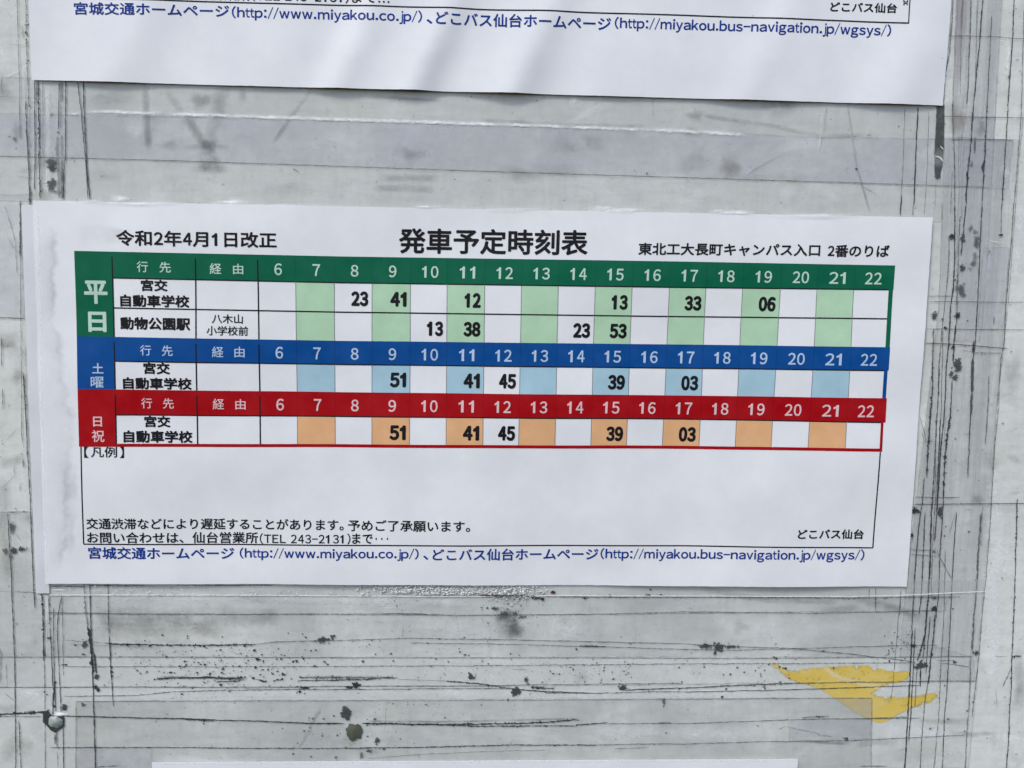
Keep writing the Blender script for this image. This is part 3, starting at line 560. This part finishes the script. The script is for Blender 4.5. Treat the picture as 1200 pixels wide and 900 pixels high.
older = thing('paper_strip', 'narrow white paper strip showing along the left edge of the main timetable', 'paper strip', None)
sheet([(25,240),(52,240.5),(58,695.5),(42,695)], .00048, 'paper_old', wave_flat, older)
for q in ([(27,246),(30,330),(36,480),(41,600),(45,690)],):
    ribbon('stain', q, 14, 'smp', .00036, older, cover=.6, rows=5, jag=.1, step=4, kind='stuff')
lower = thing('timetable_sheet', 'plain white top edge of a further sheet at the bottom of the frame', 'paper sheet', None)
sheet([(178,893.5),(935,889.5),(930,1010),(182,1015)], .00048, 'paper', wave_flat, lower)
poly('tape_fold', [(178,893),(935,889),(935,892),(178,896)], 'smw', .00064, lower)
c_ = lower.children[-1].data; a_ = c_.attributes.new("cover", 'FLOAT', 'POINT'); a_.data.foreach_set("value", [.5]*len(c_.vertices))

# text -------------------------------------------------------------
def lean(x): return lerp(.030, -.073, (x-90)/956)
cache = {}
ADV = dict(zip("abcdefghijklmnopqrstuvwxyz", [.556,.556,.5,.556,.556,.29,.556,.556,.235,.235,.5,.235,.833,.556,.556,.556,.556,.345,.5,.3,.556,.5,.74,.5,.5,.5]))
ADV.update({'(': .36, ')': .36, ':': .30, '/': .36, '.': .27, '-': .5, ' ': .3, 'T': .611, 'E': .62, 'L': .56, 'S': .6})
def one_glyph(ch):
    if ch in cache: return cache[ch]
    if ch == '1':                              # plain one without a foot
        V = np.array([(.20,0),(.31,0),(.31,.733),(.225,.733),(.19,.66),(.13,.61),(.06,.58),(.06,.49),(.13,.515),(.20,.56)])
        F = [(0,1,2,3,9),(3,4,9),(4,5,8,9),(5,6,7,8)]
        cache[ch] = (V, F, .556); return cache[ch]
    full = chr(ord(ch)+0xFEE0) if 33 <= ord(ch) <= 126 else ch
    c = bpy.data.curves.new("t", 'FONT'); c.body = full; c.resolution_u = 3
    o = bpy.data.objects.new("t", c); col.objects.link(o)
    me = bpy.data.meshes.new_from_object(o.evaluated_get(bpy.context.evaluated_depsgraph_get()))
    V = np.array([tuple(v.co)[:2] for v in me.vertices]).reshape(-1, 2); F = [tuple(p.vertices) for p in me.polygons]
    bpy.data.objects.remove(o); bpy.data.curves.remove(c); bpy.data.meshes.remove(me)
    adv = 1.0
    if ord(ch) < 127:
        adv = .556 if ch.isdigit() else ADV.get(ch, .556)
        if len(V):
            a, b = V[:,0].min(), V[:,0].max(); w = min((b-a)*.93, adv*(.80 if ch.isdigit() else .86)) if ch != '(' and ch != ')' else (b-a)*.9
            V[:,0] = adv/2+(V[:,0]-(a+b)/2)*w/(b-a)
    cache[ch] = (V, F, adv); return cache[ch]
def glyph_mesh(s):
    if s+'\0' in cache: return cache[s+'\0']
    Vs, Fs, x, n = [], [], 0, 0
    for ch in s:
        V, F, adv = one_glyph(ch)
        if len(V): Vs.append(V+np.array([x, 0])); Fs += [tuple(i+n for i in f) for f in F]; n += len(V)
        x += adv
    cache[s+'\0'] = (np.vstack(Vs), Fs); return cache[s+'\0']
def text(s, xl, xr, yt, yb, mat, sh, slope=None, bold=.012, name='printed_text', asc=None, rot=0):
    """ink box: left, right, top and bottom at the left end; slope = dy/dx of the line; bold = struck several times, em units"""
    V, F = glyph_mesh(s)
    a, b = V.min(0), V.max(0)
    if slope is None: slope = lerp(.0178, .0045, (yb-300)/350)
    em = (yb-yt)/(b[1]-a[1]); g = bold*em
    if rot: em = (xr-xl)/(b[1]-a[1]); g = bold*em
    hits = [(0, 0)] if g < .12 else [(math.cos(q*math.pi/4+.4)*g, math.sin(q*math.pi/4+.4)*g) for q in range(8)]
    if g >= .5: hits.append((0, 0))
    out, FF = [], []
    for k, (ox, oy) in enumerate(hits):
        n0 = len(out)
        for (gx, gy) in V:
            s_, t_ = (gx-a[0])/(b[0]-a[0]), (gy-a[1])/(b[1]-a[1])
            x = xl+g+(xr-xl-2*g)*s_; y = yb-g-(yb-yt-2*g)*t_
            if rot: x, y = xl+(xr-xl)*t_, yt+(yb-yt)*s_
            x += ox; y += oy
            y2 = y+slope*(x-xl); x2 = x+lean(x)*(y2-(yt+yb)/2)
            out.append(sh['wave'](P(x2, y2, sh['base']+sh['ink']+k*.000003)))
        FF += [tuple(i+n0 for i in f) for f in F]
    return link(name, out, FF, mat, sh['parent'])
def strip(pts, w, mat, sh, lay=.00006, name='ruled_line'):
    return ribbon(name, pts, w, mat, sh['base']+lay, sh['parent'], jag=0, wob=.0, H=sh['wave'], step=6)

# ---- upper sheet
up = thing('timetable_sheet', 'upper white timetable sheet, only its lower margin and blue web addresses in view', 'timetable', None)
US = dict(parent=up, wave=wave_up, base=.0004, ink=.00008)
sheet([(33.5,-60),(1117.5,-55),(1104,124),(38,94)], .0004, 'paper', wave_up, up, step=4)
strip([(83,-2),(400,7),(800,18.5),(1063.5,27.8)], 1.7, 'black', US); strip([(1064.5,10),(1063.3,28.3)], 1.3, 'black', US)
strip([(1069,-40),(1064.5,10)], 1.3, 'black', US)
text("お問い合わせは、仙台営業所(TEL 243-2131)まで…", 86.5, 457, -18, -3.5, 'black', US, .026, .018)
text("宮城交通ホームページ", 87.3, 269, 2.7, 17.7, 'navy', US, .019, .022); text("(http://www.miyakou.co.jp/)", 272, 495, 7.5, 24, 'navy', US, .027, .022)
text("、", 500, 507, 24, 29.5, 'navy', US, .02, .02); text("どこバス仙台ホームページ", 511, 716, 14.5, 30.5, 'navy', US, .030, .022)
text("(http://miyakou.bus-navigation.jp/wgsys/)", 720, 1044, 20, 36.8, 'navy', US, .028, .022)
text("どこバス仙台", 972, 1050.5, 2.7, 14.5, 'black', US, .02, .03)
for q in ([(1058.3,-3),(1058.2,3.3)],[(1057.9,2.8),(1063,2.8)],[(1062.6,2.8),(1062.7,-3)],[(1058.3,7),(1058.4,4.2)],[(1058,4.6),(1062.4,4.6)],[(1062,4.4),(1062.2,7)]): strip(q, 1.2, 'black', US)

# ---- main sheet
main = thing('timetable_sheet', 'white timetable sheet with green, blue and red header rows in the middle', 'timetable', None)
MS = dict(parent=main, wave=wave_main, base=.0006, ink=.00011)
sheet([(38.5,235),(1091.5,255),(1062,687),(54.5,683)], .0006, 'paper', wave_main, main, step=5)
XS = [90,135,400,800,1040]
ROW = dict(g0=[294,295,300.5,306.5,311], g1=[325,325.7,331.3,336.8,339.5], g2=[360,360.7,365.7,371,373.5], b0=[394,394.6,399.3,403.6,406.7],
           b1=[422.6,423,427,431.3,434], r0=[455.6,456,459.4,463.2,466.4], r1=[485.4,485.7,487.8,490.8,494.8], r2=[521,521.3,522,524,527])
def row(k, x): return float(np.interp(x, XS, ROW[k]))
XT = [88.5,133,230,303,347,392,436,481,524,568,611,654,697,740,784,827,870,914,957,1000,1040.5]
XB = [94,137.5,232.3,305.6,348.8,393,436,480,522.7,565.7,607.5,650,692,734,776,818.7,861,903,946,989,1029]
def pt(c, k, off=0.0, dx=0.0):
    """crossing of vertical c (index) with row line k"""
    x = XT[c] if c < len(XT) else 0
    for _ in range(4):
        y = row(k, x)
        ya, yb = np.interp(XT[c], XS, ROW['g1']), np.interp(XB[c], XS, ROW['r2'])
        x = XT[c]+(XB[c]-XT[c])*(y-ya)/(yb-ya)
    return (x+dx, y+off)
def fill(c0, k0, c1, k1, mat, name, lay, dxr=0, dxl=0, db=0):
    a, b, c, d = pt(c0, k0, 0, dxl), pt(c1, k0, 0, dxr), pt(c1, k1, db, dxr), pt(c0, k1, db, dxl)
    nx = max(1, int((b[0]-a[0])/6)); ny = max(1, int((d[1]-a[1])/6)); vs_ = []
    for j in range(ny+1):
        for i in range(nx+1):
            s, t = i/nx, j/ny; x = lerp(lerp(a[0], b[0], s), lerp(d[0], c[0], s), t)
            y = lerp(row(k0, x), row(k1, x)+db, t)
            vs_.append(MS['wave'](P(x, y, MS['base']+lay)))
    return link(name, vs_, grid_faces(nx, ny), mat, main)
odd = [4,6,8,10,12,14,16,18]
for c in odd:
    c0 = c+0
    fill(c0, 'g1', c0+1, 'g2', 'pgreen', 'tinted_cell', .00003); fill(c0, 'g2', c0+1, 'b0', 'pgreen', 'tinted_cell', .00003)
    fill(c0, 'b1', c0+1, 'r0', 'pblue', 'tinted_cell', .00003); fill(c0, 'r1', c0+1, 'r2', 'porange', 'tinted_cell', .00003)
NC = len(XT)-1
for k0, k1, kb, m_ in (('g0','g1','b0','green'), ('b0','b1','r0','blue'), ('r0','r1','r2','red')):
    fill(1, k0, NC, k1, m_, 'header_band', .00006, dxr=5.5, dxl=-.5)
    fill(0, k0, 1, kb, m_, 'day_block', .00007)
    fill(NC, k1, NC, kb, m_, 'side_border', .00006, dxr=5.0 if m_ == 'green' else 4.3 if m_ == 'blue' else 3.2, dxl=0)
strip([pt(0,'r2',0), (135,521.2),(400,522),(800,524), pt(NC,'r2',0,3.2)], 3.6, 'red', MS, .00008, 'bottom_border')
def hline(k, c0=1, c1=NC, w=1.2, mat='black', off=0, lay=.00009):
    w *= 1.2
    a, b = pt(c0, k), pt(c1, k); xs = [a[0]]+[x for x in XS if a[0] < x < b[0]]+[b[0]]
    strip([(x, row(k, x)+off) for x in xs], w, mat, MS, lay)
hline('g1'); hline('g2', w=1.3); hline('b1'); hline('r1')
def vline(c, k0, k1, w, mat, o0=0, o1=0): strip([pt(c, k0, o0), pt(c, k1, o1)], w, mat, MS, .00009)
for c in range(1, NC):
    w, m_ = (1.6, 'black') if c <= 3 else (.7, 'rule')
    vline(c, 'g1', 'b0', w, m_); vline(c, 'b1', 'r0', w, m_); vline(c, 'r1', 'r2', w, m_, 0, -1.5)
    hm = 'black' if c <= 3 else None
    for k0, k1, dm in (('g0','g1','seam_g'), ('b0','b1','seam_b'), ('r0','r1','seam_r')):
        if dm not in M: M[dm] = ink(dm, {'seam_g': (.0,.07,.04), 'seam_b': (.002,.035,.15), 'seam_r': (.19,.003,.005)}[dm])
        vline(c, k0, k1, w if hm else .6, hm or dm, 6 if hm else 2, 0)
strip([(96.3,523),(99,637)], 1.5, 'black', MS); strip([(99,637),(400,638.4),(800,639.2),(1022,641.6)], 1.5, 'black', MS); strip([(1030,529),(1022.2,641.8)], 1.5, 'black', MS)
# printed words
t = lambda *a, **k: text(*a[:5], a[5], MS, **k)
t("令和2年4月1日改正", 137, 325, 269.3, 288, 'black', bold=.026, slope=.016); t("発車予定時刻表", 467.5, 688.5, 267, 297, 'black', bold=.024, slope=.012)
t("東北工大長町キャンパス入口", 747.5, 961, 284.3, 299, 'black', bold=.026, slope=.0075); t("2番のりば", 969.7, 1041, 286.7, 301.2, 'black', bold=.026, slope=.008)
t("平", 99, 127, 328.5, 356, 'wgreen', bold=.03, slope=.015); t("日", 103.8, 125.5, 365, 389, 'wgreen', bold=.035, slope=.015)
t("土", 109, 122.3, 425.3, 437.3, 'wblue', bold=.02); t("曜", 107.5, 122.6, 441, 454, 'wblue', bold=.012); t("日", 110.5, 120.8, 487.7, 499.3, 'wred', bold=.02); t("祝", 109, 123.7, 503.3, 517.3, 'wred', bold=.014)
for m_, dat in (('wgreen', [("行",161.3,174.3,306,319),("先",187.7,201,306.8,319.5),("経",246.3,260,308.3,321),("由",273.7,285.7,309,321.3)]),
                ('wblue', [("行",165.5,178.3,404,416.3),("先",191,203.7,404.5,417),("経",249.3,262.7,405.7,418.3),("由",275.3,287.3,406,418.6)]),
                ('wred', [("行",166.3,179,466,478.3),("先",191.7,204.5,466.2,478.6),("経",250,263.3,466.7,479.4),("由",276.3,288.3,467.3,479.6)])):
    for d in dat: t(*d, m_, bold=.012)
for xl, xr, yt, yb, s in [(166,197.3,327.3,341,"宮交"),(141.7,222.7,344.8,359.3,"自動車学校"),(141.7,224,371,386,"動物公園駅"),(169,200.3,424,438,"宮交"),(145,225.7,441.5,455.6,"自動車学校"),(169.7,200.3,486.7,500.3,"宮交"),(145.7,226.3,503.7,518.2,"自動車学校")]:
    t(s, xl, xr, yt, yb, 'black', bold=.036)
t("八木山", 249, 285, 367.7, 378.7, 'black', bold=.014); t("小学校前", 243, 291.3, 381.5, 392.7, 'black', bold=.014)
def centre(c, k0, k1):
    a, b = pt(c, k0), pt(c+1, k1); p, q = pt(c+1, k0), pt(c, k1)
    return (a[0]+b[0]+p[0]+q[0])/4, (a[1]+b[1]+p[1]+q[1])/4
for (k0, k1, m_) in (('g0','g1','wgreen'), ('b0','b1','wblue'), ('r0','r1','wred')):
    for h in range(6, 23):
        x, y = centre(h-3, k0, k1); x += 1.7; y += 1.2; w = 9 if h < 10 else 19.2
        if h == 11: w = 18
        t(str(h), x-w/2, x+w/2, y-7, y+7, m_, bold=.016, name='hour_number')
def dep(h, s, k0, k1):
    c = h-3; a, b = pt(c+1, k0), pt(c+1, k1); x = (a[0]+b[0])/2-4.3; y = (pt(c,k0)[1]+b[1]+a[1]+pt(c,k1)[1])/4+1.4
    w = 20.0 if s not in ("41", "51", "12", "13") else 19.2
    t(s, x-w, x, y-8.9, y+8.6, 'black', bold=.046, name='departure_time')
for h, s in ((8,"23"),(9,"41"),(11,"12"),(15,"13"),(17,"33"),(19,"06")): dep(h, s, 'g1', 'g2')
for h, s in ((10,"13"),(11,"38"),(14,"23"),(15,"53")): dep(h, s, 'g2', 'b0')
for k0, k1 in (('b1','r0'), ('r1','r2')):
    for h, s in ((9,"51"),(11,"41"),(12,"45"),(15,"39"),(17,"03")): dep(h, s, k0, k1)
t("【", 100, 105.3, 522.4, 535.8, 'black', bold=.0); t("凡例", 108, 138.3, 522.8, 535.3, 'black', bold=.012); t("】", 141.5, 146.5, 522.8, 536, 'black', bold=.0)
t("交通渋滞などにより遅延することがあります。", 102.3, 403, 606, 619.3, 'black', bold=.018, slope=.007); t("予めご了承願います。", 408, 551, 608.7, 622, 'black', bold=.018, slope=.004)
t("お問い合わせは、仙台営業所", 103, 302.5, 622.5, 635.8, 'black', bold=.018, slope=.004); t("(TEL 243-2131)", 304.5, 411, 624.5, 637.2, 'black', bold=.012, slope=.001); t("まで", 413, 437, 624.5, 636.6, 'black', bold=.018, slope=.002); t("・・・", 440.2, 455, 629.4, 632, 'black', bold=.01, slope=0)
t("宮城交通ホームページ", 104.3, 274.5, 640, 654.3, 'navy', bold=.022, slope=.006); t("(http://www.miyakou.co.jp/)", 281, 490.8, 641.4, 656.2, 'navy', bold=.022, slope=.002); t("、", 496, 502, 650, 655, 'navy', bold=.02)
t("どこバス仙台ホームページ", 507, 701, 642, 656, 'navy', bold=.022, slope=0); t("(http://miyakou.bus-navigation.jp/wgsys/)", 703.5, 1012.5, 641.8, 657, 'navy', bold=.022, slope=.0045)
t("どこバス仙台", 934, 1011.7, 619.6, 631.2, 'black', bold=.03, slope=.003)
# water stains inside the laminate along the left edge and faint marks
def stain(bound, x0, prof, name='water_stain'):
    vs_, cv = [], []; p = resample(bound, 4); n = len(p); R = len(prof)
    for i, (x, y) in enumerate(p):
        x += 1.5*math.sin(y*.21)+1.2*math.sin(y*.53+1)+rnd.uniform(-.6, .6)
        for r in range(R):
            t = r/(R-1); xx = lerp(x0+(y-240)*.034, x, t)+(3 if r == R-1 else 0)
            vs_.append(MS['wave'](P(xx, y, MS['base']+.00003))); cv.append(prof[r]*min(1, i/5, (n-1-i)/5))
    fs = [(i*R+r, i*R+r+1, (i+1)*R+r+1, (i+1)*R+r) for i in range(n-1) for r in range(R-1)]
    return link(name, vs_, fs, 'smp', main, cover=cv, kind='stuff')
stain([(64,262),(67,300),(62,330),(66,350),(60,375),(72,398),(75,420),(77,445),(81,462),(80,474),(87,478),(90,505),(84,540),(82,580),(78,640),(70,668)], 43, [0,.07,.09,.11,.14,.18,.30,0])
stain([(90,540),(93,560),(90,580),(88,610),(85,650)], 62, [0,.12,.16,.2,.25,0]); stain([(130,262),(150,270),(140,284),(128,290)], 90, [0,.1,.14,.18,.2,0])
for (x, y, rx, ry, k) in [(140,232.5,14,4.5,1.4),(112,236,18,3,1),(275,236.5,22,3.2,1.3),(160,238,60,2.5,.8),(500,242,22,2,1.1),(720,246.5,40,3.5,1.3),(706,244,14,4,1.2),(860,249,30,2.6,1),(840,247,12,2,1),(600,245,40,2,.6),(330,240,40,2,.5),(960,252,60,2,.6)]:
    soft('laminate_glint', x, y, rx, ry, 'smw', MS['base']+.0009, main, k, kind='stuff')  # soft white patches painting glints on the laminate's top edge
ribbon('laminate_fold', [(44,244),(46,300),(48,380),(50,480),(53,600),(56,675)], 4, 'smw', MS['base']+.00005, main, jag=.1, cover=.8, rows=4, H=wave_main, kind='stuff')
specks_px = [(237,550),(487,596),(237,550),(334,489.5),(1002,51)]

# ------------------------------------------------------------------ the clear bubbled tape under the main sheet
bt = thing('clear_tape', 'shiny clear tape with trapped bubbles under the bottom edge of the main timetable', 'tape', None)
poly('film', [(57,680),(600,680),(1156,679),(1155,693.5),(1060,697.5),(1000,699),(800,698.5),(400,698.3),(57,697.3)], 'clear', .00046, bt, step=8, jit=.1)
ribbon('pale_edge', [(57,697.3),(200,697.2),(400,698),(520,699),(640,698),(800,698.5),(1000,699),(1060,697.5),(1110,695),(1155,693)], .9, 'rim', .00052, bt, jag=.5, wob=.12)  # highlight on the tape's lower edge, put in as a near-white ribbon
ribbon('pale_edge', [(57,697.2),(120,697.2),(215,697.2),(330,697.5)], .9, 'rim', .00054, bt, jag=.3, wob=.1)
ribbon('pale_edge', [(60,691.5),(68,691),(76,691.3)], 1.1, 'rim', .00054, bt)
def domes(name, n, fx, r0, r1, mat, parent, base=.0005):
    vs_, fs = [], []
    for _ in range(n):
        x, y = fx(); r = rnd.uniform(r0, r1); b = len(vs_); m, R = 7, 3; el = rnd.uniform(.8, 2.0)
        for q in range(R):
            for i in range(m):
                a = 2*math.pi*(i+.5*(q % 2))/m; k = (1, .72, .36)[q]
                vs_.append(P(x+r*el*k*math.cos(a), y+r*k*math.sin(a), base+r*.00028*(0, .55, .85)[q]))
        vs_.append(P(x, y, base+r*.00028))
        for q in range(R-1):
            for i in range(m): fs.append((b+q*m+i, b+q*m+(i+1) % m, b+(q+1)*m+(i+1) % m, b+(q+1)*m+i))
        for i in range(m): fs.append((b+(R-1)*m+i, b+(R-1)*m+(i+1) % m, b+R*m))
    return link(name, vs_, fs, mat, parent, True, kind='stuff')
def fx1():
    while True:
        x = rnd.triangular(415, 645, 560); y = rnd.uniform(685.5, 697)
        if rnd.random() < .9: return x, y
def fx2(): return rnd.uniform(60, 420), rnd.choice([rnd.gauss(693, 2), rnd.gauss(687, 1.2), rnd.gauss(696, .6)])
def fx3():
    x = rnd.gauss(600, 18); return x, 698+abs(rnd.gauss(0, 8))*(1-min(1, abs(x-600)/45))
domes('air_bubbles', 620, fx1, .5, 1.8, 'bubble', bt); domes('air_bubbles', 120, fx2, .4, 1.0, 'bubble', bt); domes('air_bubbles', 70, fx3, .4, 1.2, 'bubble', bt)
domes('white_bubbles', 230, fx1, .4, 1.1, 'rim', bt, .00056); domes('white_bubbles', 60, fx2, .3, .7, 'rim', bt, .00056)
for (a, b) in ((60,100),(105,170),(205,320)):
    y = rnd.uniform(684.8, 687)
    ribbon('trapped_dirt', [(a,y),(b,y+.4)], .9, 'd1', .00055, bt, jag=.7)
ribbon('rust_streak', [(560,697.5),(590,698),(620,698.4)], 1.4, 'rust', .00058, bt, jag=.7)
for x, y in ((648,694),(572,697),(636,702)): blob('rust_speck', x, y, 2.6, 1.8, 'rust', .00062, bt)
